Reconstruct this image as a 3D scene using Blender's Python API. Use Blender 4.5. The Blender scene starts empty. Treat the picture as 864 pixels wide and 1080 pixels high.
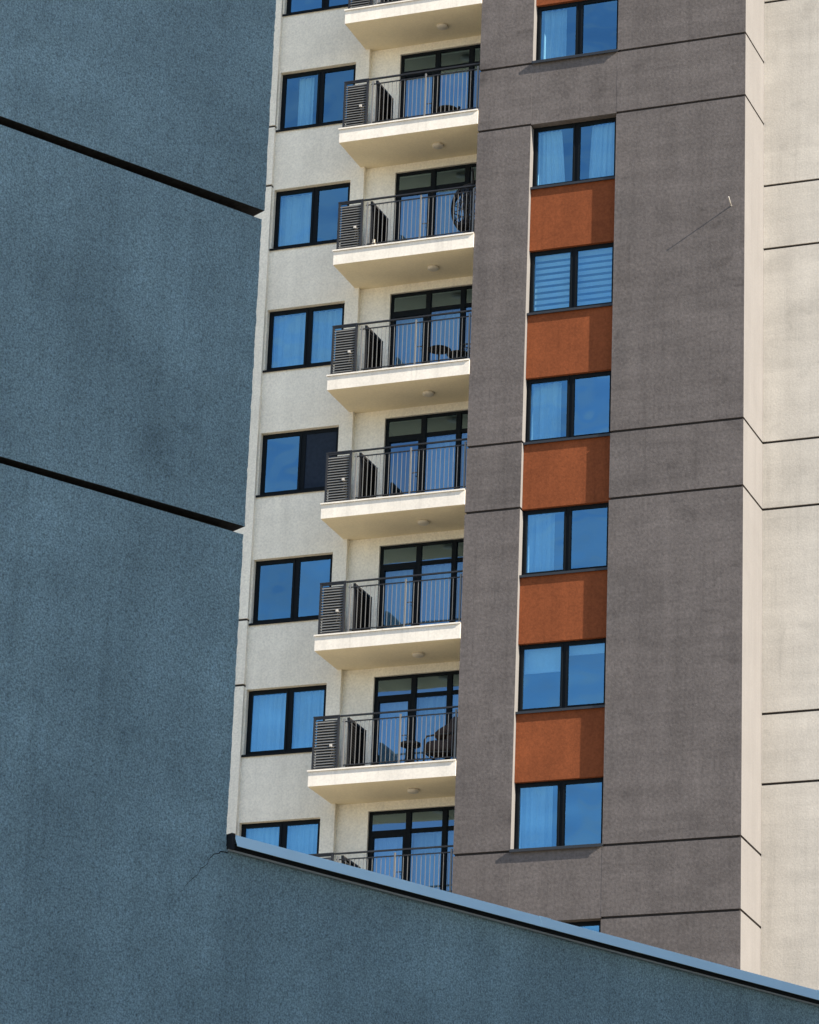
import bpy, math, random
from mathutils import Vector, Matrix
random.seed(7)
R = math.radians
sc = bpy.context.scene
col = sc.collection
ZG = 30.3234                       # height of the z datum (a joint of the tower) above the street

# ------------------------------------------------------------------ helpers
class MB:
    """collects faces for ONE mesh object"""
    def __init__(s): s.v = []; s.f = []; s.m = []; s.sm = []
    def face(s, pts, m=0, smooth=False):
        n = len(s.v); s.v += [tuple(p) for p in pts]; s.f.append(list(range(n, n+len(pts)))); s.m.append(m); s.sm.append(smooth)
    def box(s, x0, x1, y0, y1, z0, z1, m=0, px=None, nx=None, nz=None):
        n = len(s.v)
        s.v += [(x0,y0,z0),(x1,y0,z0),(x1,y1,z0),(x0,y1,z0),(x0,y0,z1),(x1,y0,z1),(x1,y1,z1),(x0,y1,z1)]
        fs = [((0,3,2,1), m if nz is None else nz), ((4,5,6,7), m), ((0,1,5,4), m), ((1,2,6,5), m if px is None else px),
              ((2,3,7,6), m), ((3,0,4,7), m if nx is None else nx)]
        for q, mm in fs: s.f.append([n+i for i in q]); s.m.append(mm); s.sm.append(False)
    def obox(s, c, ax, half, m=0):
        """oriented box: centre, three axes, half sizes"""
        n = len(s.v); c = Vector(c); a = [Vector(ax[i])*half[i] for i in range(3)]
        for z in (-1,1):
            for (x,y) in ((-1,-1),(1,-1),(1,1),(-1,1)): s.v.append(tuple(c+a[0]*x+a[1]*y+a[2]*z))
        for q in ((0,3,2,1),(4,5,6,7),(0,1,5,4),(1,2,6,5),(2,3,7,6),(3,0,4,7)):
            s.f.append([n+i for i in q]); s.m.append(m); s.sm.append(False)
    def tube(s, pts, r, m=0, seg=8, closed=False, cap=True):
        P = [Vector(p) for p in pts]; N = len(P); rr = r if isinstance(r,(list,tuple)) else [r]*N
        n0 = len(s.v); prev = None
        for i,p in enumerate(P):
            a = P[(i-1)%N] if (closed or i>0) else p; b = P[(i+1)%N] if (closed or i<N-1) else p
            t = (b-a).normalized()
            if prev is None:
                u = t.orthogonal().normalized()
            else:
                u = prev - t*prev.dot(t)
                u = u.normalized() if u.length > 1e-6 else t.orthogonal().normalized()
            prev = u; w = t.cross(u)
            for k in range(seg):
                an = 2*math.pi*k/seg; s.v.append(tuple(p+(u*math.cos(an)+w*math.sin(an))*rr[i]))
        L = N if closed else N-1
        for i in range(L):
            j = (i+1)%N
            for k in range(seg):
                k2=(k+1)%seg
                s.f.append([n0+i*seg+k, n0+i*seg+k2, n0+j*seg+k2, n0+j*seg+k]); s.m.append(m); s.sm.append(True)
        if cap and not closed:
            s.f.append([n0+k for k in reversed(range(seg))]); s.m.append(m); s.sm.append(False)
            s.f.append([n0+(N-1)*seg+k for k in range(seg)]); s.m.append(m); s.sm.append(False)
    def lathe(s, prof, c=(0,0,0), m=0, seg=24):
        n0=len(s.v); c=Vector(c)
        for (r,z) in prof:
            for k in range(seg):
                a=2*math.pi*k/seg; s.v.append((c.x+r*math.cos(a), c.y+r*math.sin(a), c.z+z))
        for i in range(len(prof)-1):
            for k in range(seg):
                k2=(k+1)%seg; s.f.append([n0+i*seg+k, n0+i*seg+k2, n0+(i+1)*seg+k2, n0+(i+1)*seg+k]); s.m.append(m); s.sm.append(True)
        s.f.append([n0+k for k in reversed(range(seg))]); s.m.append(m); s.sm.append(False)
        e=n0+(len(prof)-1)*seg
        s.f.append([e+k for k in range(seg)]); s.m.append(m); s.sm.append(False)
    def blob(s, c, rx, ry, rz, m=0, p=0.6, rot=None, nu=20, nv=12, wob=0.0):
        """a stuffed cushion: superellipsoid"""
        n0=len(s.v); c=Vector(c)
        sp=lambda v: math.copysign(abs(v)**p, v)
        for j in range(nv+1):
            ph=-math.pi/2+math.pi*j/nv
            for i in range(nu):
                th=2*math.pi*i/nu
                q=Vector((rx*sp(math.cos(ph))*sp(math.cos(th)), ry*sp(math.cos(ph))*sp(math.sin(th)), rz*sp(math.sin(ph))))
                q*=1+wob*math.sin(5*th+3*ph)*math.cos(4*ph+th)
                if rot: q=rot@q
                s.v.append(tuple(c+q))
        for j in range(nv):
            for i in range(nu):
                i2=(i+1)%nu; s.f.append([n0+j*nu+i,n0+j*nu+i2,n0+(j+1)*nu+i2,n0+(j+1)*nu+i]); s.m.append(m); s.sm.append(True)
    def build(s, name, mats, parent=None, loc=(0,0,0), label=None, bevel=0):
        me = bpy.data.meshes.new(name); me.from_pydata(s.v, [], s.f)
        for mt in (mats if isinstance(mats,(list,tuple)) else [mats]): me.materials.append(mt)
        me.polygons.foreach_set('material_index', s.m); me.polygons.foreach_set('use_smooth', s.sm); me.update()
        o = bpy.data.objects.new(name, me); col.objects.link(o); o.location = loc
        if parent: o.parent = parent
        if label: o['label'] = label
        if bevel:
            b = o.modifiers.new('edge','BEVEL'); b.width = bevel; b.segments = 2; b.limit_method='ANGLE'
        return o

def empty(name, label, cat, loc=(0,0,0), rz=0, group=None):
    o = bpy.data.objects.new(name, None); col.objects.link(o); o.location = loc; o.rotation_euler = (0,0,rz)
    o.empty_display_size = .2
    o['label'] = label; o['category'] = cat
    if group: o['group'] = group
    return o
def copy_part(o, parent, loc):
    c = o.copy(); col.objects.link(c); c.parent = parent; c.location = loc
    for ch in list(o.children):
        d = ch.copy(); col.objects.link(d); d.parent = c
    return c

# ------------------------------------------------------------------ materials
def new_mat(name):
    m = bpy.data.materials.new(name); m.use_nodes = True
    nt = m.node_tree; b = nt.nodes['Principled BSDF']; return m, nt, b
def N(nt, t, **kw):
    n = nt.nodes.new(t)
    for k,v in kw.items():
        if k in n.inputs: n.inputs[k].default_value = v
        else: setattr(n,k,v)
    return n
def stucco(name, base, grain=0.12, gscale=30, patch=0.10, bump=0.4, bdist=0.01, rough=.92, streak=0.06, trowel=0.0, bscale=None, dark_spots=0.0, pits=0.0, vary=0.0):
    """mineral render: fine grain, soft cloudy patches, faint vertical rain streaks, floated bands"""
    m, nt, b = new_mat(name); L = nt.links.new
    geo = N(nt,'ShaderNodeNewGeometry')
    def noise(scale, detail, vec=None, rough=.55, dist=0):
        n = N(nt,'ShaderNodeTexNoise', Scale=scale, Detail=detail, Roughness=rough, Distortion=dist)
        L(vec if vec else geo.outputs['Position'], n.inputs['Vector']); return n.outputs['Fac']
    def stretch(v):
        mp = N(nt,'ShaderNodeMapping'); mp.inputs['Scale'].default_value = v; L(geo.outputs['Position'], mp.inputs['Vector']); return mp.outputs['Vector']
    def mr(sock, lo, hi, a=.3, c=.7):
        n = N(nt,'ShaderNodeMapRange'); n.inputs['From Min'].default_value=a; n.inputs['From Max'].default_value=c
        n.inputs['To Min'].default_value=lo; n.inputs['To Max'].default_value=hi; L(sock,n.inputs['Value']); return n.outputs['Result']
    def mul(a_, b_):
        n = N(nt,'ShaderNodeMath', operation='MULTIPLY'); L(a_,n.inputs[0]); L(b_,n.inputs[1]); return n.outputs[0]
    fac = mr(noise(gscale, 4), 1-grain, 1+grain)
    fac = mul(fac, mr(noise(.55, 4, dist=.6), 1-patch, 1+patch))
    fac = mul(fac, mr(noise(1.9, 5, dist=.4), 1-patch*.6, 1+patch*.6))
    if streak:
        fac = mul(fac, mr(noise(1.0, 3, stretch((2.6,2.6,.16))), 1-streak, 1+streak))
        fac = mul(fac, mr(noise(1.0, 4, stretch((9,9,.35)), rough=.6), 1-streak*1.4, 1, .30, .46))
    if trowel: fac = mul(fac, mr(noise(1.0, 4, stretch((.5,.5,3.4)), dist=.5), 1-trowel, 1+trowel))
    if dark_spots:
        sp = mr(noise(1.15, 2, dist=1.5), 1, 1-dark_spots, .64, .74); fac = mul(fac, sp)
    oi = N(nt,'ShaderNodeObjectInfo'); fac = mul(fac, mr(oi.outputs['Random'], 1-vary, 1+vary, 0, 1))
    if pits:
        fac = mul(fac, mr(noise(gscale*.55, 3, rough=.7), 1-pits, 1, .36, .47))
        fac = mul(fac, mr(noise(1.0, 4, stretch((.8,.8,.35)), dist=1.0), 1-patch, 1+patch))
    mx = N(nt,'ShaderNodeVectorMath', operation='SCALE'); mx.inputs[0].default_value = base; L(fac, mx.inputs['Scale'])
    L(mx.outputs[0], b.inputs['Base Color'])
    b.inputs['Roughness'].default_value = rough; b.inputs['Specular IOR Level'].default_value = .2
    if bump:
        bn = N(nt,'ShaderNodeBump', Strength=bump, Distance=bdist)
        h1 = noise(bscale or gscale*1.3, 5, rough=.65); h2 = noise(2.2, 3)
        ad = N(nt,'ShaderNodeMath', operation='MULTIPLY_ADD'); L(h2, ad.inputs[0]); ad.inputs[1].default_value=.9; L(h1, ad.inputs[2])
        L(ad.outputs[0], bn.inputs['Height']); L(bn.outputs[0], b.inputs['Normal'])
    return m
def metal_paint(name, base, rough=.45, var=.12, metallic=0.0, scale=8, spec=.5):
    m, nt, b = new_mat(name); L = nt.links.new
    b.inputs['Specular IOR Level'].default_value = spec
    g = N(nt,'ShaderNodeNewGeometry'); n = N(nt,'ShaderNodeTexNoise', Scale=scale, Detail=3); L(g.outputs['Position'], n.inputs['Vector'])
    r = N(nt,'ShaderNodeMapRange'); r.inputs['To Min'].default_value=1-var; r.inputs['To Max'].default_value=1+var; L(n.outputs['Fac'], r.inputs['Value'])
    s = N(nt,'ShaderNodeVectorMath', operation='SCALE'); s.inputs[0].default_value=base; L(r.outputs[0], s.inputs['Scale'])
    L(s.outputs[0], b.inputs['Base Color']); b.inputs['Roughness'].default_value=rough; b.inputs['Metallic'].default_value=metallic
    return m
def glass_mat(name, tint=(.35,.74,1.0), trans=(.58,.86,.97), fac=.43, wav=.03):
    m = bpy.data.materials.new(name); m.use_nodes = True; nt = m.node_tree; nt.nodes.clear(); L = nt.links.new
    out = N(nt,'ShaderNodeOutputMaterial'); mix = N(nt,'ShaderNodeMixShader'); mix.inputs['Fac'].default_value = fac
    tr = N(nt,'ShaderNodeBsdfTransparent'); tr.inputs['Color'].default_value = (*trans,1)
    gl = N(nt,'ShaderNodeBsdfGlossy'); gl.inputs['Color'].default_value = (*tint,1); gl.inputs['Roughness'].default_value = .02
    g = N(nt,'ShaderNodeNewGeometry'); n = N(nt,'ShaderNodeTexNoise', Scale=1.1, Detail=1); L(g.outputs['Position'], n.inputs['Vector'])
    bp = N(nt,'ShaderNodeBump', Strength=1.0, Distance=wav); L(n.outputs['Fac'], bp.inputs['Height']); L(bp.outputs[0], gl.inputs['Normal'])
    oi = N(nt,'ShaderNodeObjectInfo'); rv = N(nt,'ShaderNodeMapRange'); rv.inputs['To Min'].default_value = fac-.07; rv.inputs['To Max'].default_value = fac+.07
    L(oi.outputs['Random'], rv.inputs['Value']); L(rv.outputs[0], mix.inputs['Fac'])
    L(tr.outputs[0], mix.inputs[1]); L(gl.outputs[0], mix.inputs[2]); L(mix.outputs[0], out.inputs['Surface'])
    return m
def cloth(name, base, var=.1):
    m, nt, b = new_mat(name); L = nt.links.new
    g = N(nt,'ShaderNodeNewGeometry'); n = N(nt,'ShaderNodeTexNoise', Scale=14, Detail=4); L(g.outputs['Position'], n.inputs['Vector'])
    r = N(nt,'ShaderNodeMapRange'); r.inputs['To Min'].default_value=1-var; r.inputs['To Max'].default_value=1+var; L(n.outputs['Fac'], r.inputs['Value'])
    s = N(nt,'ShaderNodeVectorMath', operation='SCALE'); s.inputs[0].default_value=base; L(r.outputs[0], s.inputs['Scale'])
    L(s.outputs[0], b.inputs['Base Color']); b.inputs['Roughness'].default_value=.95; b.inputs['Specular IOR Level'].default_value=.1
    return m

M = {}
M['cream']   = stucco('cream_render', (.87,.815,.69), grain=.11, gscale=24, patch=.06, bump=.35, bdist=.006, streak=.04, trowel=.02)
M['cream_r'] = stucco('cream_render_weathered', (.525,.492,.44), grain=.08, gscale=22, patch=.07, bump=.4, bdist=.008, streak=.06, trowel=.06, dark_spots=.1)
M['fascia']  = stucco('white_render', (.81,.755,.665), grain=.07, gscale=24, patch=.06, bump=.25, bdist=.005, streak=.07)
M['soffit']  = stucco('warm_soffit', (.80,.70,.50), grain=.05, gscale=24, patch=.05, bump=.2, bdist=.004, streak=.0)  # slab underside, warmer and yellower than the fascia
M['beige_dimmed']   = stucco('beige_render_dimmed', (.195,.187,.182), grain=.05, gscale=24, patch=.04, bump=.25, bdist=.004, streak=.04)  # beige darkened in the colour to offset direct sun on the side faces
M['grey']    = stucco('grey_render', (.126,.112,.108), grain=.2, gscale=15, patch=.11, bump=.6, bdist=.01, streak=.09, trowel=.11, dark_spots=.2)
M['orange']  = stucco('orange_render', (.215,.061,.022), grain=.16, gscale=20, patch=.1, bump=.45, bdist=.008, streak=.08, dark_spots=.12, vary=.09)
M['joint']   = stucco('joint_profile', (.035,.03,.028), grain=.1, patch=.1, bump=0, streak=0)
M['groove_shade']    = stucco('groove_shade_render', (.05,.047,.045), grain=.3, patch=.2, bump=.3, streak=0)  # dark colour stands in for the shade inside the near wall grooves
M['dark']    = stucco('blue_grey_roughcast', (.295,.43,.475), grain=.46, gscale=76, patch=.11, bump=1.0, bdist=.016, streak=.08, trowel=.06, bscale=70, dark_spots=.16, pits=.26)
M['frame']   = metal_paint('anthracite_frame', (.005,.0075,.010), rough=.6, spec=.12)
M['sill']    = metal_paint('sill_metal', (.022,.025,.03), rough=.45)
M['rail']    = metal_paint('rail_paint', (.026,.027,.03), rough=.45, spec=.3)
M['steel']   = metal_paint('galvanised_steel', (.17,.168,.162), rough=.45)
M['slat']    = metal_paint('louvre_paint', (.17,.17,.165), rough=.5)
M['screen']  = metal_paint('dark_screen_paint', (.012,.012,.013), rough=.6)
M['coping']  = metal_paint('pale_blue_coping', (.62,.85,.92), rough=.3, var=.06, scale=4)
M['drip']    = metal_paint('drip_profile', (.35,.36,.36), rough=.5)
M['black']   = metal_paint('matt_black', (.008,.009,.011), rough=.7)
M['white']   = metal_paint('white_plastic', (.55,.52,.47), rough=.5)
M['lamp']    = metal_paint('lamp_opal', (.62,.56,.46), rough=.4)
M['glass']   = glass_mat('window_glass')
M['dglass']  = glass_mat('door_glass', tint=(.36,.56,.74), trans=(.54,.80,.95), fac=.45, wav=.008)
M['sheer']   = cloth('sheer_curtain', (.80,.81,.82))
M['drape']   = cloth('heavy_curtain', (.95,.95,.95))
M['blind']   = cloth('roller_blind', (.95,.95,.93))
M['mesh']    = cloth('insect_mesh', (.024,.034,.052), var=.3)
M['room']    = stucco('room_plaster', (.30,.29,.27), grain=.03, patch=.05, bump=0, streak=0)
M['wicker']  = metal_paint('dark_rattan', (.014,.013,.013), rough=.55, var=.3, scale=40)
M['brown']   = cloth('brown_cushion', (.055,.042,.040), var=.3)
M['tile']    = stucco('floor_tile', (.30,.27,.23), grain=.05, patch=.06, bump=.1, streak=0)
M['ground']  = stucco('paving', (.44,.39,.30), grain=.15, gscale=6, patch=.15, bump=.3, streak=0)
M['brickish']= stucco('pale_brick_render', (.45,.41,.36), grain=.1, patch=.08, bump=.3)
M['ceramic'] = metal_paint('cream_ceramic', (.75,.66,.52), rough=.4)
M['roof']    = stucco('roof_gravel', (.22,.21,.20), grain=.2, patch=.1, bump=.5)

# ------------------------------------------------------------------ ground
g = MB(); g.face([(-3000,-3000,0),(3000,-3000,0),(3000,3000,0),(-3000,3000,0)])
go = g.build('ground', M['ground']); go['kind'] = 'structure'

# ------------------------------------------------------------------ the tower
ZTOP, ZBOT = 25.0, -ZG          # roof and foot, in datum heights
tower = empty('apartment_tower', 'tall cream and dark grey apartment tower with rust orange panels and a stack of balconies', 'apartment building', (0,0,0))
XGL, XOL, XOR = -6.1204, -4.875, -2.9083
YW, YD, YC = 1.2777, 1.40, 1.4572
XS, XWL, XWR = -9.3215, -11.5246, -9.6485
YBF = -.0201
GW, GD = .055, .03              # joints: height, depth
def levels(zs, lo=ZBOT, hi=ZTOP):
    """solid courses left between the joints at heights zs"""
    out=[]; a=lo
    for z in sorted(zs):
        if z-GW/2 > a and z+GW/2 < hi: out.append((a, z-GW/2)); a = z+GW/2
    out.append((a,hi)); return out
gz = [k*9+d for k in range(-4,4) for d in (-.753,.753)]
# dark grey front slab (piers left and right of the window column, and the bands between the groups)
mb = MB()
for (a,b) in levels(gz):
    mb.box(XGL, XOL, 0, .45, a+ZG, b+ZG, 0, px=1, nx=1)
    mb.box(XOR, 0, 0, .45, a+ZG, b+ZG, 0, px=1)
mb.box(XGL+GD, XOL-GD, GD, .45, ZBOT+ZG, ZTOP+ZG-.1, 2)
mb.box(XOR+GD, -GD, GD, .45, ZBOT+ZG, ZTOP+ZG-.1, 2)
for k in (-4,-2,0):
    z0, z1 = 9*k+8.247, 9*k+9.753
    mb.box(XOL+.001, XOR-.001, .0025, .45, max(z0,ZBOT)+ZG, min(z1,ZTOP)+ZG, 0)
mb.build('grey_wall', [M['grey'], M['beige_dimmed'], M['joint']], tower)
# beige return wall of the grey block, darkened to offset the sun on it, and the filled block behind
mb = MB()
for (a,b) in levels(gz):
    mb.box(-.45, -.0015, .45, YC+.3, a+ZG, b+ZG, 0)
mb.box(-.45, -GD, .451, YC+.3, ZBOT+ZG, ZTOP+ZG-.1, 1)
mb.build('return_wall', [M['beige_dimmed'], M['joint']], tower)
# cream wall right of the block
cz = [k*6+d for k in range(-5,5) for d in (-.753,.753)]
mb = MB()
for (a,b) in levels(cz): mb.box(0.0005, 9, YC, YC+.3, a+ZG, b+ZG, 0)
mb.box(0.0005, 9-GD, YC+GD, YC+.3, ZBOT+ZG, ZTOP+ZG-.1, 1)
mb.box(8.7, 9, YC+.3, 12, ZBOT+ZG, ZTOP+ZG, 0)
mb.build('side_bay_wall', [M['cream_r'], M['joint']], tower)
# cream pilaster at the far left
pz = [k*12+d for k in range(-3,3) for d in (-3.753,-2.247)]
mb = MB()
for (a,b) in levels(pz): mb.box(-18, -11.555, YW-.1, YW+.35, a+ZG, b+ZG, 0)
mb.box(-18+GD, -11.555-GD, YW-.1+GD, YW+.35, ZBOT+ZG, ZTOP+ZG-.1, 1)
mb.box(-18, -17.7, YW+.35, 12, ZBOT+ZG, ZTOP+ZG, 0)
mb.build('pilaster', [M['cream'], M['joint']], tower)
# cream window wall with its openings, and the recessed balcony wall with door openings
FL = list(range(-4, 9))           # storeys; 0 is the uppermost balcony slab in view
WS0, WT0 = 9.6541, 11.1665
ZT0, ZB0 = 11.795, 11.446
mb = MB()
mb.box(-11.555, XWL, YW, YW+.35, ZBOT+ZG, ZTOP+ZG, 0)
mb.box(XWR, XS, YW, YW+.35, ZBOT+ZG, ZTOP+ZG, 0)
prev = ZTOP
for i in FL:
    if WT0-3*i < prev: mb.box(XWL, XWR, YW, YW+.35, WT0-3*i+ZG, prev+ZG, 0)
    prev = WS0-3*i
mb.box(XWL, XWR, YW, YW+.35, ZBOT+ZG, prev+ZG, 0)
mb.build('window_wall', M['cream'], tower)
XDL, XDR = -8.605, -6.30
DT0, DB0 = 11.255, 8.83           # door head and threshold under slab 0
mb = MB()
mb.box(XS, XDL, YD, YD+.3, ZBOT+ZG, ZTOP+ZG, 0)
mb.box(XDR, XGL+.3, YD, YD+.3, ZBOT+ZG, ZTOP+ZG, 0)
prev = ZTOP
for i in FL:
    if DT0-3*i < prev: mb.box(XDL, XDR, YD, YD+.3, DT0-3*i+ZG, prev+ZG, 0)
    prev = DB0-3*i
mb.box(XDL, XDR, YD, YD+.3, ZBOT+ZG, prev+ZG, 0)
mb.build('balcony_wall', M['cream'], tower)
# rooms behind the openings: floors, partitions, back wall
mb = MB()
for i in FL + [9]:
    z = ZT0-3*i-.03+ZG
    if z < .5: continue
    mb.box(-17.69, XGL+.2, 1.75, 6, z-.28, z); mb.box(XGL+.25, -.46, .46, 6, z-.28, z)
mb.box(-17.69, -.46, 6, 6.2, 0, ZTOP+ZG-.01)
for x in (-11.9, -9.15): mb.box(x, x+.15, 1.75, 5.99, 0, ZTOP+ZG-.02)
mb.box(XGL+.05, XGL+.2, .46, 5.99, 0, ZTOP+ZG-.02)
mb.box(-2.6, -2.45, .46, 5.99, 0, ZTOP+ZG-.02)
mb.build('interior', M['room'], tower)
mb = MB(); mb.box(-18, 9, .0, 12, ZTOP+ZG, ZTOP+ZG+.3)
mb.box(-18, 9, -.15, .15, ZTOP+ZG+.3, ZTOP+ZG+.8); mb.build('roof', M['roof'], tower)
mb = MB(); mb.box(-17.7, 8.7, 11.7, 12, 0, ZTOP+ZG-.01); mb.build('rear_wall', M['cream_r'], tower)

# ---- windows -------------------------------------------------------
def frame_mb(W, H, mull0, mull1, f=.055, sash=.035, bot=.06, D=.07):
    """outer frame, mullion and two sashes, front face at y=0, opening from (0,0) to (W,H)"""
    b = MB()
    b.box(0, f, 0, D, 0, H); b.box(W-f, W, 0, D, 0, H)
    b.box(f, W-f, 0, D, H-f, H); b.box(f, W-f, 0, D, 0, bot)
    b.box(mull0, mull1, .003, D, bot, H-f)
    for (a,c) in ((f, mull0), (mull1, W-f)):
        s = sash; y0, y1 = -.012, D-.01
        b.box(a, a+s, y0, y1, bot, H-f); b.box(c-s, c, y0, y1, bot, H-f)
        b.box(a+s, c-s, y0, y1, H-f-s, H-f); b.box(a+s, c-s, y0, y1, bot, bot+s)
    panes = [(f+sash, mull0-sash), (mull1+sash, W-f-sash)]
    return b, panes, bot+sash, H-f-sash
def pane_mb(x0, x1, z0, z1, y=.02):
    b = MB(); b.face([(x0,y,z0),(x1,y,z0),(x1,y,z1),(x0,y,z1)]); return b
def curtain_mb(x0, x1, z0, z1, y, waves=9, amp=.03, taper=0.0, seed=0, th=.004):
    """hanging cloth: folded sheet with a little thickness; taper pulls the lower edge sideways"""
    rnd = random.Random(seed); b = MB(); n = max(12, int(waves*8)); rows = 8
    ph = [rnd.uniform(0,6.28) for _ in range(3)]
    def pt(i, j, off):
        u = i/n; v = j/rows; z = z0+(z1-z0)*v
        a = amp*(math.sin(u*waves*6.283+ph[0])+.5*math.sin(u*waves*6.283*1.7+ph[1]+v*.6)+.3*math.sin(u*waves*2.1+ph[2]))
        xx0, xx1 = x0, x1
        if taper > 0: xx1 = x1 - taper*(1-v)**.8*(x1-x0)*-1
        if taper < 0: xx0 = x0 + taper*(1-v)**.8*(x1-x0)
        return (xx0+(xx1-xx0)*u, y+a*(.6+.4*(1-v))+off, z)
    for off in (0, th):
        for j in range(rows):
            for i in range(n):
                q = [pt(i,j,off), pt(i+1,j,off), pt(i+1,j+1,off), pt(i,j+1,off)]
                b.face(q if off == 0 else q[::-1], 0, True)
    return b
def zebra_mb(x0, x1, z0, z1, y, pitch=.145, solid=.6):
    b = MB(); z = z1; b.box(x0, x1, y-.03, y+.03, z1, z1+.07)
    while z > z0+.02:
        b.box(x0, x1, y, y+.003, max(z0, z-pitch*solid), z); z -= pitch
    return b

# orange column window prototype, origin at opening's lower left on the wall plane
WO, HO, YO = XOR-XOL, 1.506, .20
fo, pno, pz0, pz1 = frame_mb(WO, HO, .965, 1.035, f=.05, sash=.045, bot=.05)
first_o = None
oz = []
for k, n in ((1, 6), (0, 6), (-1, 6)):
    for j in range(6):
        zs = 9*0
zlist = []
for grp in range(-1, 2):
    base = 18*grp                                 # every second band pair opens a group of six
# groups: six windows between z=-8.253 and 8.247; the next groups start 1.5 m beyond the bands
win_z = [8.247-1.5-3*j for j in range(6)] + [9.747+3*j for j in range(4)] + [-9.753-1.5-3*j for j in range(3)]
span_z = [(8.247-1.5-3*j-1.5, 8.247-1.5-3*j) for j in range(5)] + [(9.747+1.5+3*j, 9.747+3+3*j) for j in range(4)] + [(-9.753-3-3*j, -9.753-1.5-3*j) for j in range(3)]
for j,(a,b) in enumerate(span_z):
    mb = MB(); mb.box(XOL+.001, XOR-.001, .118, .42, a+ZG+.001, b+ZG-.001)
    mb.build('spandrel_panel', M['orange'], tower, label='rust orange rendered panel between two windows' if j == 0 else None)
for j,z in enumerate(win_z):
    loc = (XOL, YO, z+ZG)
    if first_o is None:
        w = fo.build('window', M['frame'], tower, loc)
        for (a,c) in pno: pane_mb(a, c, pz0, pz1).build('pane', M['glass'], w)
        s = MB(); s.box(.003, WO-.003, -.135, .0, -.03, .006); s.box(.003, WO-.003, -.139, -.131, -.045, .008); s.build('sill', M['sill'], w)
        first_o = w
    else:
        w = copy_part(first_o, tower, loc)
    # sunk sill for the windows over an orange panel, projecting one for the lowest of a group
    if abs(z+8.253) < .01 or abs(z-9.747) < .01:
        for ch in w.children:
            if ch.name.startswith('sill'):
                s = MB(); s.box(-.0, WO+.02, -.262, .0, .002, .03); s.box(-.0, WO+.02, -.268, -.259, -.03, .032)
                o2 = s.build('sill', M['sill'], w); bpy.data.objects.remove(ch)
                break
cur = {}
def add_curtain(w, mb, mat, name='curtain', label=None):
    return mb.build(name, mat, w, label=label)
owins = [o for o in tower.children if o.name.startswith('window') and o.type == 'MESH' and abs(o.location.x-XOL) < .01]
owins.sort(key=lambda o: -o.location.z)
vis = [o for o in owins if o.location.z-ZG < 10.5]
# vis[0] top window; vis[1] pale parted curtains; vis[2] striped blind; then plain; vis[5] half lowered blinds
YCN = .16
A0, A1 = pno[0]; B0, B1 = pno[1]
add_curtain(vis[0], curtain_mb(A0-.03, A0+.55, .03, 1.45, YCN, 4, .035, seed=1), M['sheer'])
w = vis[1]
add_curtain(w, curtain_mb(A0-.02, A0+.50, .03, 1.45, YCN, 5, .025, taper=.22, seed=2), M['drape'], label='pale curtain gathered on the left')
add_curtain(w, curtain_mb(B0+.22, B1+.03, .03, 1.45, YCN, 6, .025, taper=-.12, seed=3), M['drape'], label='pale curtain gathered on the right')
w = vis[2]
add_curtain(w, zebra_mb(A0-.02, A1+.03, .06, 1.42, YCN), M['blind'], 'roller_blind', 'striped day and night blind')
add_curtain(w, zebra_mb(B0-.03, B1+.03, .06, 1.42, YCN), M['blind'], 'roller_blind', 'striped day and night blind')
for k,(sd,wd) in enumerate(((11,.62),(12,.55))):
    add_curtain(vis[3+k], curtain_mb(A0-.03, A0+wd, .03, 1.45, YCN+.03, 4, .035, seed=sd), M['sheer'])
w = vis[5]
b = MB(); b.box(A0-.02, A1+.03, YCN, YCN+.004, .93, 1.44); b.box(A0-.02, A1+.03, YCN-.012, YCN+.012, .91, .935); add_curtain(w, b, M['blind'], 'roller_blind', 'roller blind lowered a third')
b = MB(); b.box(B0-.03, B1+.03, YCN, YCN+.004, 1.25, 1.44); b.box(B0-.03, B1+.03, YCN-.012, YCN+.012, 1.235, 1.255); add_curtain(w, b, M['blind'], 'roller_blind', 'roller blind nearly rolled up')
add_curtain(vis[6], curtain_mb(A0-.03, A0+.66, .03, 1.45, YCN+.02, 5, .035, seed=15), M['sheer'])

# cream wall windows
WL, HL = XWR-XWL, WT0-WS0
fl, pnl, lz0, lz1 = frame_mb(WL, HL, .945, 1.005, f=.045, sash=.05, bot=.075)
first_l = None; lwins = []
for i in FL:
    z = WS0-3*i+ZG
    if z < 2: continue
    loc = (XWL, YW+.12, z)
    if first_l is None:
        w = fl.build('window', M['frame'], tower, loc)
        for (a,c) in pnl: pane_mb(a, c, lz0, lz1).build('pane', M['glass'], w)
        s = MB(); s.box(-.03, WL+.0, -.15, .0, .0015, .02); s.box(-.03, WL, -.155, -.147, -.028, .022); s.build('sill', M['frame'], w)
        first_l = w
    else: w = copy_part(first_l, tower, loc)
    lwins.append((i,w))
a0,a1 = pnl[0]; b0,b1 = pnl[1]
for i,w in lwins:
    if i < -1 or i > 6: continue
    if i in (1,2,5,6): add_curtain(w, curtain_mb(a0-.04, a1+.04, .04, 1.45, .19, 4+i*.6, .032, seed=30+i), M['sheer'])
    if i in (2,5,6): add_curtain(w, curtain_mb(b0-.04, b1+.04, .04, 1.45, .19, 5+i*.5, .032, seed=40+i), M['sheer'])
    if i == 3:
        b = MB(); b.box(b0, b1, .008, .011, lz0, lz1); b.build('insect_screen', M['mesh'], w, label='grey insect mesh over the right pane')
    if i == 4:
        b = MB(); b.box(a0+.2, a0+.42, .1, .2, .10, .17); b.build('window_box', M['white'], w)
    if i == 0: add_curtain(w, curtain_mb(a0+.25, a0+.62, .04, 1.45, .2, 4, .02, seed=50), M['sheer'])

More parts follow.
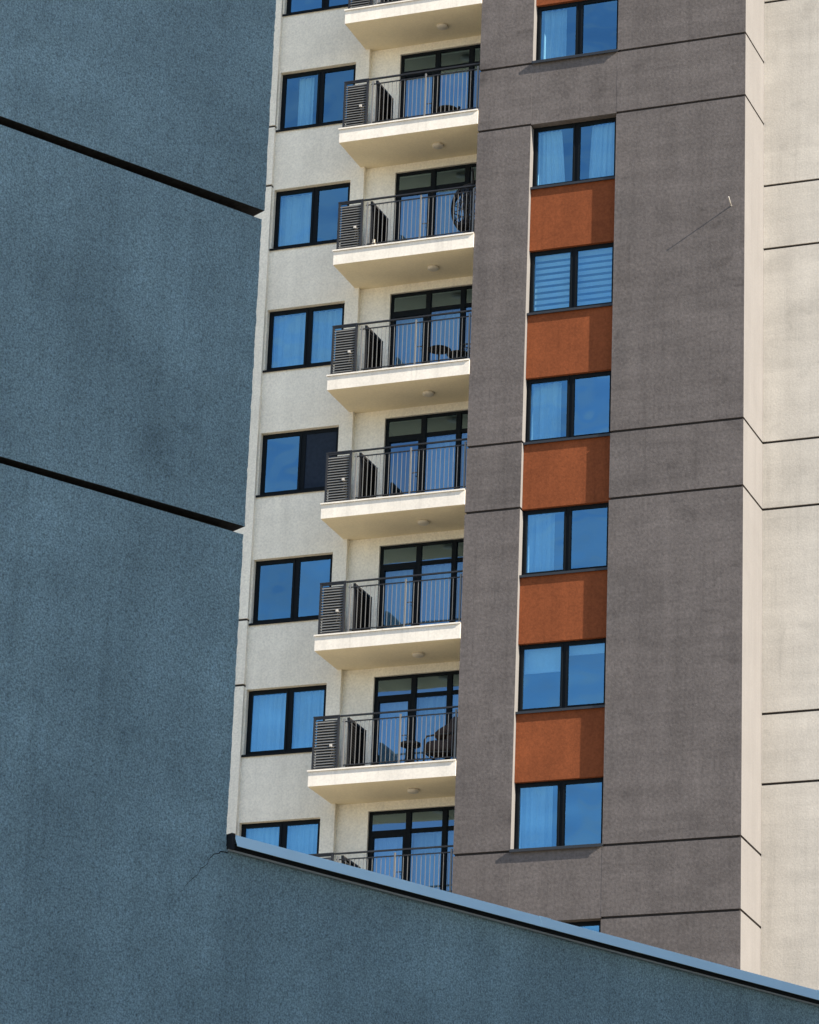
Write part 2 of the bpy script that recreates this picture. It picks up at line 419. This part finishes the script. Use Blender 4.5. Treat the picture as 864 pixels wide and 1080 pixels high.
# ---- balcony doors --------------------------------------------------
WD, HD = XDR-XDL, DT0-DB0
def door_mb():
    b = MB(); f = .06; D = .08; m0, m1, m2 = .85, 1.67, WD
    tz = HD-.47
    b.box(0, f, 0, D, 0, HD); b.box(WD-f, WD, 0, D, 0, HD); b.box(f, WD-f, 0, D, HD-f, HD); b.box(f, WD-f, 0, D, 0, f)
    for mx in (m0+.05, m1+.05): b.box(mx-.055, mx+.055, -.015, D, f, HD-f)
    bays = [(f, m0-.005), (m0+.105, m1-.005), (m1+.105, WD-f)]
    for k,(a,c) in enumerate(bays): b.box(a, c, .002, D, tz-.045, tz+.045)
    a,c = bays[0]; s = .055                      # the opening leaf
    b.box(a, a+s, -.02, D-.01, f, tz-.045); b.box(c-s, c, -.02, D-.01, f, tz-.045); b.box(a+s, c-s, -.02, D-.01, tz-.045-s, tz-.045); b.box(a+s, c-s, -.02, D-.01, f, f+.09)
    panes = []
    for k,(a,c) in enumerate(bays):
        panes.append((a, c, tz+.045, HD-f))
        panes.append((a+s, c-s, f+.09, tz-.045-s) if k == 0 else (a, c, f, tz-.045))
    return b, panes
fd, pnd = door_mb(); first_d = None
for i in FL:
    z = DB0-3*i+ZG
    if z < 2 or i < -2: continue
    loc = (XDL, YD+.06, z)
    if first_d is None:
        w = fd.build('balcony_door', M['frame'], tower, loc)
        for p in pnd: pane_mb(*p, y=.03).build('pane', M['dglass'], w)
        hd = MB(); hd.tube([(.80,-.03,1.05),(.80,-.075,1.05),(.70,-.075,1.05)], .012); hd.build('door_handle', M['steel'], w)
        first_d = w
    else: w = copy_part(first_d, tower, loc)
    if i >= -1 and i <= 7:
        if i != 3: add_curtain(w, curtain_mb(.06, .92, .05, 1.93, .22, 6, .035, seed=60+i), M['sheer'])
        add_curtain(w, curtain_mb(.94, 2.2, .05, 1.95, .22, 9, .035, seed=70+i), M['sheer'])

# ---- balconies ------------------------------------------------------
H = ZT0-ZB0
XB = -9.4223
# origin: slab top front-left corner
W_ = XGL-.0-XB; DPT = YD-YBF
def balcony_proto():
    b = MB()
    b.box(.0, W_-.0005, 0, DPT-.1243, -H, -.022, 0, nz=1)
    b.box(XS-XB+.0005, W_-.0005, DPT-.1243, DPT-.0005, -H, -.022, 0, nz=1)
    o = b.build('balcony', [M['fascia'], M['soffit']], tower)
    b = MB(); b.box(-.018, W_-.001, -.022, DPT-.13, -.0215, 0); b.build('floor_slab', M['tile'], o)
    b = MB(); b.box(-.02, W_-.001, -.03, -.0222, -.03, .004); b.build('edge_trim', M['fascia'], o)
    y = .07
    # posts
    for x in (.737, 2.005, W_-.055):
        p = MB(); p.box(x-.018, x+.018, y-.018, y+.018, .004, 1.11); p.build('post', M['steel'], o)
    b = MB(); b.box(.645, W_-.01, y-.024, y+.024, 1.155, 1.185); b.build('handrail', M['rail'], o)
    b = MB()
    b.box(.70, W_-.01, y-.012, y+.012, 1.03, 1.052); b.box(.70, W_-.01, y-.012, y+.012, .075, .095)
    x = .812
    while x < W_-.08:
        if abs(x-2.005) > .04: b.box(x-.005, x+.005, y-.005, y+.005, .095, 1.03, 1)
        x += .0985
    b.build('baluster_panel', [M['rail'], M['steel']], o)
    # louvred screen in front of the air conditioning place
    b = MB(); x0, x1 = .042, .63
    b.box(x0, x0+.045, y-.025, y+.025, .01, 1.17, 2); b.box(x1-.045, x1, y-.025, y+.025, .01, 1.17, 2)
    b.box(x0-.005, x1+.005, y-.03, y+.03, 1.1705, 1.195, 2); b.box(x0+.045, x1-.045, y-.02, y+.02, 1.13, 1.17, 2); b.box(x0+.045, x1-.045, y-.02, y+.02, .03, .06, 2)
    nsl = 17
    for k in range(nsl):
        z = .095+k*(1.035/nsl)
        c, s = math.cos(R(50)), math.sin(R(50))
        b.obox(((x0+x1)/2, y, z), ((1,0,0),(0,c,s),(0,-s,c)), ((x1-x0)/2-.045, .029, .0025))
    b.box(x0+.045, x1-.045, y+.085, y+.09, .03, 1.13, 1)  # near-black sheet added behind the slats to keep the gaps dark
    b.build('louvre_screen', [M['slat'], M['screen'], M['rail']], o)
    b = MB(); xs = .84                              # the same screen returning into the balcony
    b.box(xs-.05, xs, y+.03, y+.075, .01, 1.13); b.box(xs-.05, xs, 1.02, 1.06, .01, 1.13); b.box(xs-.05, xs, y+.075, 1.02, 1.095, 1.118); b.box(xs-.052, xs+.004, y+.03, 1.06, 1.1305, 1.142, 1)
    b.box(xs-.05, xs-.04, y+.075, 1.02, .02, 1.095)
    for k in range(nsl):
        z = .095+k*(1.0/nsl); c, s = math.cos(R(45)), math.sin(R(45))
        b.obox((xs-.02, .58, z), ((0,1,0),(-c,0,s),(s,0,c)), (.45, .024, .0025))
    b.build('side_screen', [M['screen'], M['steel']], o)
    b = MB(); b.lathe([(.125,.0),(.13,-.02),(.125,-.045),(.10,-.062),(.0005,-.068)], (2.09,.735,-H-.0005), seg=28); b.build('ceiling_lamp', M['lamp'], o)
    b = MB()
    b.box(.43, .485, .045, .15, .51, .565); b.tube([(.50,.125,.5),(.52,.125,.42),(.525,.125,.02)], .016)
    b.tube([(.47,.125,.5),(.46,.125,.40),(.43,.125,.30)], .012); b.build('pipe_fitting', M['white'], o)
    return o
first_b = None; bal = {}
for i in FL:
    z = ZT0-3*i+ZG
    if z < 3 or i < -2: continue
    loc = (XB, YBF, z)
    if first_b is None: first_b = balcony_proto(); first_b.location = loc; o = first_b
    else: o = copy_part(first_b, tower, loc)
    bal[i] = o
# small rod left in the grey wall
b = MB(); b.tube([(-.298,.02,5.655+ZG),(-.285,-.12,5.683+ZG),(-.262,-.31,5.722+ZG)], .013, seg=6); b.lathe([(.02,0),(.02,.01)], (-.298,0,5.65+ZG), seg=10)
b.build('wall_rod', M['white'], tower, label='thin pale rod sticking out of the grey wall')

# ------------------------------------------------------------------ things on the balconies
def floor(i): return ZT0-3*i+ZG+.001
# i=1 : round backed rattan chair
def rattan_chair(name, label, loc, rz, group=None, R0=.29, back=.62):
    t = empty(name, label, 'chair', loc, rz, group)
    b = MB(); b.lathe([(.0005,.40),(.24,.40),(.265,.415),(.24,.435),(.0005,.44)]); b.build('seat', M['wicker'], t)
    b = MB(); top=[]
    for k in range(15):
        a = R(-105+210*k/14)
        h = back+.12*math.cos(a*.75)
        p0 = (R0*.85*math.sin(a), R0*.85*math.cos(a), .42); p1 = (R0*math.sin(a), R0*math.cos(a)+.05, h); top.append(p1)
        b.tube([p0, ((p0[0]+p1[0])/2*1.06,(p0[1]+p1[1])/2*1.06,(p0[2]+p1[2])/2), p1], .008, seg=6)
    b.tube(top, .018, seg=8)
    mid=[(p[0]*.97,p[1]*.97,(p[2]+.42)/2) for p in top]; b.tube(mid, .01, seg=6)
    b.build('backrest', M['wicker'], t)
    for a in (45,135,225,315):
        l = MB(); c_, s_ = math.cos(R(a)), math.sin(R(a)); l.tube([(.2*c_,.2*s_,.405),(.25*c_,.25*s_,.0)], [.016,.013]); l.build('leg', M['wicker'], t)
    return t
rattan_chair('rattan_chair', 'low dark rattan chair with rounded back behind the railing of the balcony second from top', (-7.09,.60,floor(1)), R(10), R0=.27, back=.46)
# i=2 : hanging egg chair on its stand
t = empty('egg_chair', 'dark woven egg shaped hanging chair on a stand at the right end of its balcony', 'hanging chair', (-6.45,.60,floor(2)), R(15))
def egg_pt(u, v, s=1.0):
    ph = v*math.pi; r = .43*math.sin(ph)**.8; return (r*math.cos(u)*s, r*math.sin(u)*s*.95, 0.88-.58*math.cos(ph)*1.0*s*(1 if ph>1.57 else .95))
b = MB()
for k in range(22):
    u0 = R(150 + k*240/21 - 60)
    b.tube([egg_pt(u0+.35*math.sin(v*3+k), .04+.92*v) for v in [j/14 for j in range(15)]], .011, seg=5)
for k in range(22):
    u0 = R(150 + k*240/21 - 60)
    b.tube([egg_pt(u0-.45*math.sin(v*3+k*.7), .04+.92*v) for v in [j/14 for j in range(15)]], .009, seg=5)
for v in (.2,.3,.4,.5,.6,.7,.8,.9): b.tube([egg_pt(R(90+240*j/20), v) for j in range(21)], .011, seg=5)
b.tube([egg_pt(R(90), .03+.94*j/20) for j in range(21)], .032, seg=7); b.tube([egg_pt(R(330), .03+.94*j/20) for j in range(21)], .032, seg=7)
bk = b.build('basket', M['wicker'], t)
b = MB(); b.blob((0,.02,.50),.27,.25,.09, p=.8); b.build('cushion', cloth('navy_cushion',(.02,.025,.045)), t)
b = MB()
b.tube([(.38*math.cos(R(a)),.38*math.sin(R(a)),.022) for a in range(0,360,12)], .02, closed=True)
b.tube([(.0,.38,.03),(.0,.46,.6),(.0,.47,1.3),(.0,.40,1.75),(.0,.22,1.92),(.0,.04,1.9),(.0,.0,1.82)], .022)
b.build('stand', M['wicker'], t)
b = MB(); b.tube([(0,0,1.83),(0,0,1.44)], .008); b.build('chain', M['steel'], t)
# small cream pot beside the post
t = empty('ceramic_pot', 'small cream ceramic pot on a balcony edge just right of the louvred screen', 'pot', (-8.53,.12,floor(2)))
b = MB(); b.lathe([(.035,0),(.06,.03),(.068,.07),(.05,.12),(.03,.15),(.028,.19),(.036,.20)], seg=18); b.build('body', M['ceramic'], t)
b = MB(); b.tube([(.055,0,.11),(.10,0,.12),(.10,0,.06),(.062,0,.05)], .009, seg=6); b.build('handle', M['ceramic'], t)
# i=3 : bistro table and chair
t = empty('bistro_table', 'round dark bistro table on the balcony below the one with the egg chair', 'table', (-7.0,.42,floor(3)))
b = MB(); b.lathe([(.26,.50),(.22,.505),(.22,.525),(.20,.53)], seg=30); b.build('tabletop', M['wicker'], t)
b = MB(); b.tube([(0,0,.03),(0,0,.50)], .025); b.lathe([(.19,0),(.19,.012),(.05,.035)], seg=24); b.build('pedestal', M['wicker'], t)
rattan_chair('rattan_chair', 'dark rattan chair with rounded back standing right of the round bistro table', (-6.62,.62,floor(3)), R(-50), R0=.30, back=.52)
# i=6 : side table and cushioned lounge chair
t = empty('side_table', 'small round black table left of the cushioned lounge chair on the lowest open balcony', 'table', (-7.43,.70,floor(6)))
b = MB(); b.lathe([(.20,.60),(.22,.61),(.22,.66),(.20,.67)], seg=28); b.build('tabletop', M['wicker'], t)
for a in (30,150,270):
    l = MB(); l.tube([(.12*math.cos(R(a)),.12*math.sin(R(a)),.60),(.2*math.cos(R(a)),.2*math.sin(R(a)),0)], .012); l.build('leg', M['wicker'], t)
t = empty('lounge_chair', 'dark lounge chair with grey brown cushions at the right end of the lowest open balcony', 'chair', (-6.58,.55,floor(6)), R(0))
b = MB()
for y in (-.30,.30):
    b.tube([(-.36,y,0),(-.36,y,.56),(-.31,y,.64),(-.1,y,.66),(.3,y,.66)], .02)
    b.tube([(.30,y,0),(.32,y,.5),(.42,y,1.02)], .022)
b.tube([(-.36,-.30,.30),(-.36,.30,.30)], .018); b.tube([(.42,-.30,1.02),(.42,.30,1.02)], .022)
for y in (-.30,.30): b.tube([(-.36,y,.30),(.31,y,.26)], .018)
for k in range(5): b.tube([(.33+.018*k,-.30,.45+.12*k),(.33+.018*k,.30,.45+.12*k)], .01, seg=6)
b.build('frame', M['wicker'], t)
b = MB(); b.blob((-.03,0,.44),.37,.29,.15, p=.55, wob=.03); b.build('seat_cushion', M['brown'], t)
b = MB(); b.blob((.25,0,.74),.15,.29,.34, p=.55, rot=Matrix.Rotation(R(12),3,'Y'), wob=.03); b.build('back_cushion', M['brown'], t)
b = MB(); b.blob((.03,-.04,.76),.24,.23,.11, p=.6, rot=Matrix.Rotation(R(-28),3,'Y'), wob=.04); b.build('pillow', M['brown'], t)

# ------------------------------------------------------------------ near building in shade (left and bottom)
cx, cy = 9.323, -45.155
TH = R(60.2)
near = empty('stucco_building', 'shaded blue grey roughcast building in the foreground with a metal capped roof wall', 'building', (cx,cy,0), TH)
TL = -16.0
def edge_strip(b, z0l, z0r, z1l, z1r, x_r, depth, seed):
    """one rendered course: front face, ragged right arris, end face, lips"""
    rnd = random.Random(seed); n = max(6, int((z1r-z0r)/.03))
    pts = []
    dx = 0
    for k in range(n+1):
        dx = dx*.3 + rnd.gauss(0,.002)
        pts.append((x_r+dx, z0r+(z1r-z0r)*k/n))
    for k in range(n):
        (xa,za),(xb,zb) = pts[k], pts[k+1]
        la = z0l+(z1l-z0l)*k/n; lb = z0l+(z1l-z0l)*(k+1)/n
        b.face([(TL,0,la),(xa,0,za),(xb,0,zb),(TL,0,lb)])
        b.face([(xa,0,za),(xa,depth,za),(xb,depth,zb),(xb,0,zb)])
    b.face([(TL,0,z0l),(TL,depth,z0l),(x_r,depth,z0r),(pts[0][0],0,z0r)], 1)
    b.face([(TL,0,z1l),(pts[-1][0],0,z1r),(x_r,depth,z1r),(TL,depth,z1l)], 1)
def sl(z, s): return (z+s*TL+ZG, z+ZG)      # left and right heights of a slightly tilted line
b = MB()
g1b, g1t = sl(-16.474,.0079), sl(-16.393,.0136); g2b, g2t = sl(-19.066,.0138), sl(-18.999,.0207)
topz = -12.0
CAPZ = -21.466
edge_strip(b, *sl(CAPZ,0), *g2b, -.008, 9, 1)
edge_strip(b, *g2t, *g1b, -.002, 9, 2)
edge_strip(b, *g1t, topz+ZG, topz+ZG, .018, 9, 3)
b.box(TL+.1, -.125, .13, 9, CAPZ+ZG-.5, topz+ZG-.02, 1)     # core behind the grooves
b.face([(TL,0,topz+ZG),(.018,0,topz+ZG),(.018,9,topz+ZG),(TL,9,topz+ZG)])
b.build('tall_wall', [M['dark'], M['groove_shade']], near)
b = MB(); LWL = 15.0; SLP = -.0135
n0 = CAPZ+ZG
b.face([(TL,0,0),(LWL,0,0),(LWL,0,n0+SLP*LWL),(0,0,n0),(TL,0,n0)])
b.face([(0,0,n0),(LWL,0,n0+SLP*LWL),(LWL,.32,n0+SLP*LWL),(0,.32,n0)])
b.face([(LWL,0,0),(LWL,.32,0),(LWL,.32,n0+SLP*LWL),(LWL,0,n0+SLP*LWL)])
b.face([(TL,.32,0),(TL,.32,n0),(0,.32,n0),(LWL,.32,n0+SLP*LWL),(LWL,.32,0)])
b.face([(TL,0,0),(TL,0,n0),(TL,.32,n0),(TL,.32,0)])
b.build('low_wall', M['dark'], near)
b = MB(); b.box(0.02, LWL, .33, 9, 0, n0-.6); b.build('roof_deck', M['roof'], near)
# coping: black strip below the lip, drip strip, folded zinc lip, end cap
def bar(b, x0, x1, y0, y1, dz0, dz1, m=0):
    q = lambda x,y,d: (x, y, CAPZ+ZG+SLP*x+d)
    P = [q(x0,y0,dz0),q(x1,y0,dz0),q(x1,y1,dz0),q(x0,y1,dz0),q(x0,y0,dz1),q(x1,y0,dz1),q(x1,y1,dz1),q(x0,y1,dz1)]
    n = len(b.v); b.v += P
    for f in ((0,3,2,1),(4,5,6,7),(0,1,5,4),(1,2,6,5),(2,3,7,6),(3,0,4,7)): b.f.append([n+i for i in f]); b.m.append(m); b.sm.append(False)
def lip(b, x0, x1, e=0):
    # folded front edge of the coping, leaning back
    q = lambda x,y,d: (x, y, CAPZ+ZG+SLP*x+d)
    P = []
    for x in (x0, x1): P += [q(x,-.082-e,-.009), q(x,-.036-e,.086+e), q(x,-.030-e,.084+e), q(x,-.076-e,-.010)]
    n = len(b.v); b.v += P
    for f in ((0,4,5,1),(1,5,6,2),(2,6,7,3),(3,7,4,0),(0,1,2,3),(4,7,6,5)): b.f.append([n+i for i in f]); b.m.append(0); b.sm.append(False)
b = MB(); bar(b, .0, LWL, -.012, .33, -.026, .0); 
bar(b, .0, LWL, -.008, .32, .0005, .03); b.build('under_lip_strip', M['black'], near)
b = MB(); bar(b, -.0, LWL, -.026, -.0125, -.040, -.027); b.build('drip_strip', M['drip'], near)
b = MB(); x = .038
while x < LWL:
    x2 = min(x+2.995, LWL); bar(b, x, x2, -.0355, .38, .077, .086); lip(b, x, x2); x += 3.0; lip(b, x-.075, x+.045, .003)
b.build('coping', M['coping'], near, bevel=.003)
b = MB(); bar(b, .004, .036, -.05, .34, -.028, .09); b.build('coping_end', M['black'], near)
# hairline crack running down from the end of the coping
b = MB()
pts = [(.01,-.05),(-.06,-.055),(-.11,-.085),(-.17,-.16),(-.24,-.25),(-.32,-.34),(-.39,-.42)]
rnd = random.Random(4)
fine = [pts[0]]
for (xa,za),(xb,zb) in zip(pts, pts[1:]):
    for q in (.33,.66,1): fine.append((xa+(xb-xa)*q+rnd.gauss(0,.006), za+(zb-za)*q+rnd.gauss(0,.006)))
pts = fine
for k in range(len(pts)-1):
    (xa,za),(xb,zb) = pts[k],pts[k+1]; wd = (.0046*(1-.8*k/len(pts)))*rnd.uniform(.5,1.1)
    d = Vector((xb-xa,0,zb-za)).normalized(); nn = Vector((-d.z,0,d.x))*wd
    A = Vector((xa,-.002,za+CAPZ+ZG)); B_ = Vector((xb,-.002,zb+CAPZ+ZG)); b.face([A-nn,B_-nn,B_+nn,A+nn])
b.build('crack', M['black'], near)

# ------------------------------------------------------------------ unseen building added to keep the near wall in shade
opp = empty('shading_block', 'plain pale block of flats across the lane with rows of square windows', 'building', (28.5,-47.5,0))
b = MB(); b.box(0,14,-19,19,0,29.2); b.build('wall', M['brickish'], opp)
b = MB(); b.box(-.2,14.2,-19.2,19.2,29.2,29.7); b.build('roof', M['roof'], opp)
pw = None
for k in range(9):
    for j in range(9):
        loc = (-.06, -17+3.3*j, 1.2+3.1*k)
        if pw is None:
            w = MB(); w.box(0,.05,0,1.5,0,.06); w.box(0,.05,0,1.5,1.44,1.5); w.box(0,.05,0,.06,.06,1.44); w.box(0,.05,1.44,1.5,.06,1.44); w.box(0,.05,.72,.78,.06,1.44)
            pw = w.build('window', M['frame'], opp, loc)
            p = MB(); p.box(.02,.055,.06,1.44,.06,1.44); p.build('pane', M['dglass'], pw)
        else: copy_part(pw, opp, loc)

# ------------------------------------------------------------------ light
AZ, EL = R(78.0), R(32.0)
sd = Vector((math.sin(AZ)*math.cos(EL), -math.cos(AZ)*math.cos(EL), math.sin(EL)))   # towards the sun
sun = bpy.data.lights.new('sun','SUN'); sun.energy = 5.0; sun.angle = R(.53); sun.color = (1,.90,.76)
so = bpy.data.objects.new('sun', sun); col.objects.link(so); so.rotation_euler = sd.to_track_quat('Z','Y').to_euler(); so.location = (60,-30,80)
wd = bpy.data.worlds.new('World'); sc.world = wd; wd.use_nodes = True
nt = wd.node_tree; bg = nt.nodes['Background']; sky = nt.nodes.new('ShaderNodeTexSky'); sky.sky_type = 'NISHITA'
sky.sun_disc = False; sky.sun_elevation = EL; sky.sun_rotation = math.atan2(sd.x, sd.y)
sky.altitude = 200; sky.air_density = 1.0; sky.dust_density = .4; sky.ozone_density = 3.2
tc = nt.nodes.new('ShaderNodeTexCoord'); mp = nt.nodes.new('ShaderNodeMapping'); mp.inputs['Scale'].default_value = (5,5,14); mp.inputs['Rotation'].default_value = (.3,.1,.5)
nz = nt.nodes.new('ShaderNodeTexNoise'); nz.inputs['Scale'].default_value = 1.6; nz.inputs['Detail'].default_value = 6; nz.inputs['Distortion'].default_value = .8
rg = nt.nodes.new('ShaderNodeMapRange'); rg.inputs['From Min'].default_value = .45; rg.inputs['From Max'].default_value = .75; rg.inputs['To Max'].default_value = .38
mxn = nt.nodes.new('ShaderNodeMix'); mxn.data_type = 'RGBA'; mxn.inputs['B'].default_value = (2.6,2.8,3.0,1)
nt.links.new(tc.outputs['Generated'], mp.inputs['Vector']); nt.links.new(mp.outputs[0], nz.inputs['Vector']); nt.links.new(nz.outputs['Fac'], rg.inputs['Value'])
nt.links.new(rg.outputs[0], mxn.inputs['Factor']); nt.links.new(sky.outputs[0], mxn.inputs['A']); nt.links.new(mxn.outputs['Result'], bg.inputs['Color']); bg.inputs['Strength'].default_value = .10
sc.view_settings.view_transform = 'Standard'; sc.view_settings.look = 'None'; sc.view_settings.exposure = 1.15; sc.view_settings.gamma = 1.0
sc.view_settings.use_curve_mapping = False

# ------------------------------------------------------------------ camera
F = 3919.35; yaw, pit, rol = -.3797, .3622, .0396
fw = Vector((math.sin(yaw)*math.cos(pit), math.cos(yaw)*math.cos(pit), math.sin(pit)))
rt = Vector((math.cos(yaw), -math.sin(yaw), 0)); up = rt.cross(fw)
c, s = math.cos(rol), math.sin(rol)
r2 = rt*c+up*s; u2 = up*c-rt*s
cam = bpy.data.cameras.new('camera'); co = bpy.data.objects.new('camera', cam); col.objects.link(co)
m = Matrix((r2,u2,-fw)).transposed().to_4x4(); m.translation = Vector((20.0854,-68.8227,-28.6734+ZG)); co.matrix_world = m
cam.sensor_fit = 'HORIZONTAL'; cam.sensor_width = 36; cam.lens = F/864*36; cam.clip_start = .1; cam.clip_end = 6000
sc.camera = co
cy_ = sc.cycles
sc.render.engine = 'CYCLES'
cy_.max_bounces = 8; cy_.diffuse_bounces = 4; cy_.glossy_bounces = 4; cy_.transparent_max_bounces = 12; cy_.caustics_reflective = False
cy_.use_denoising = True
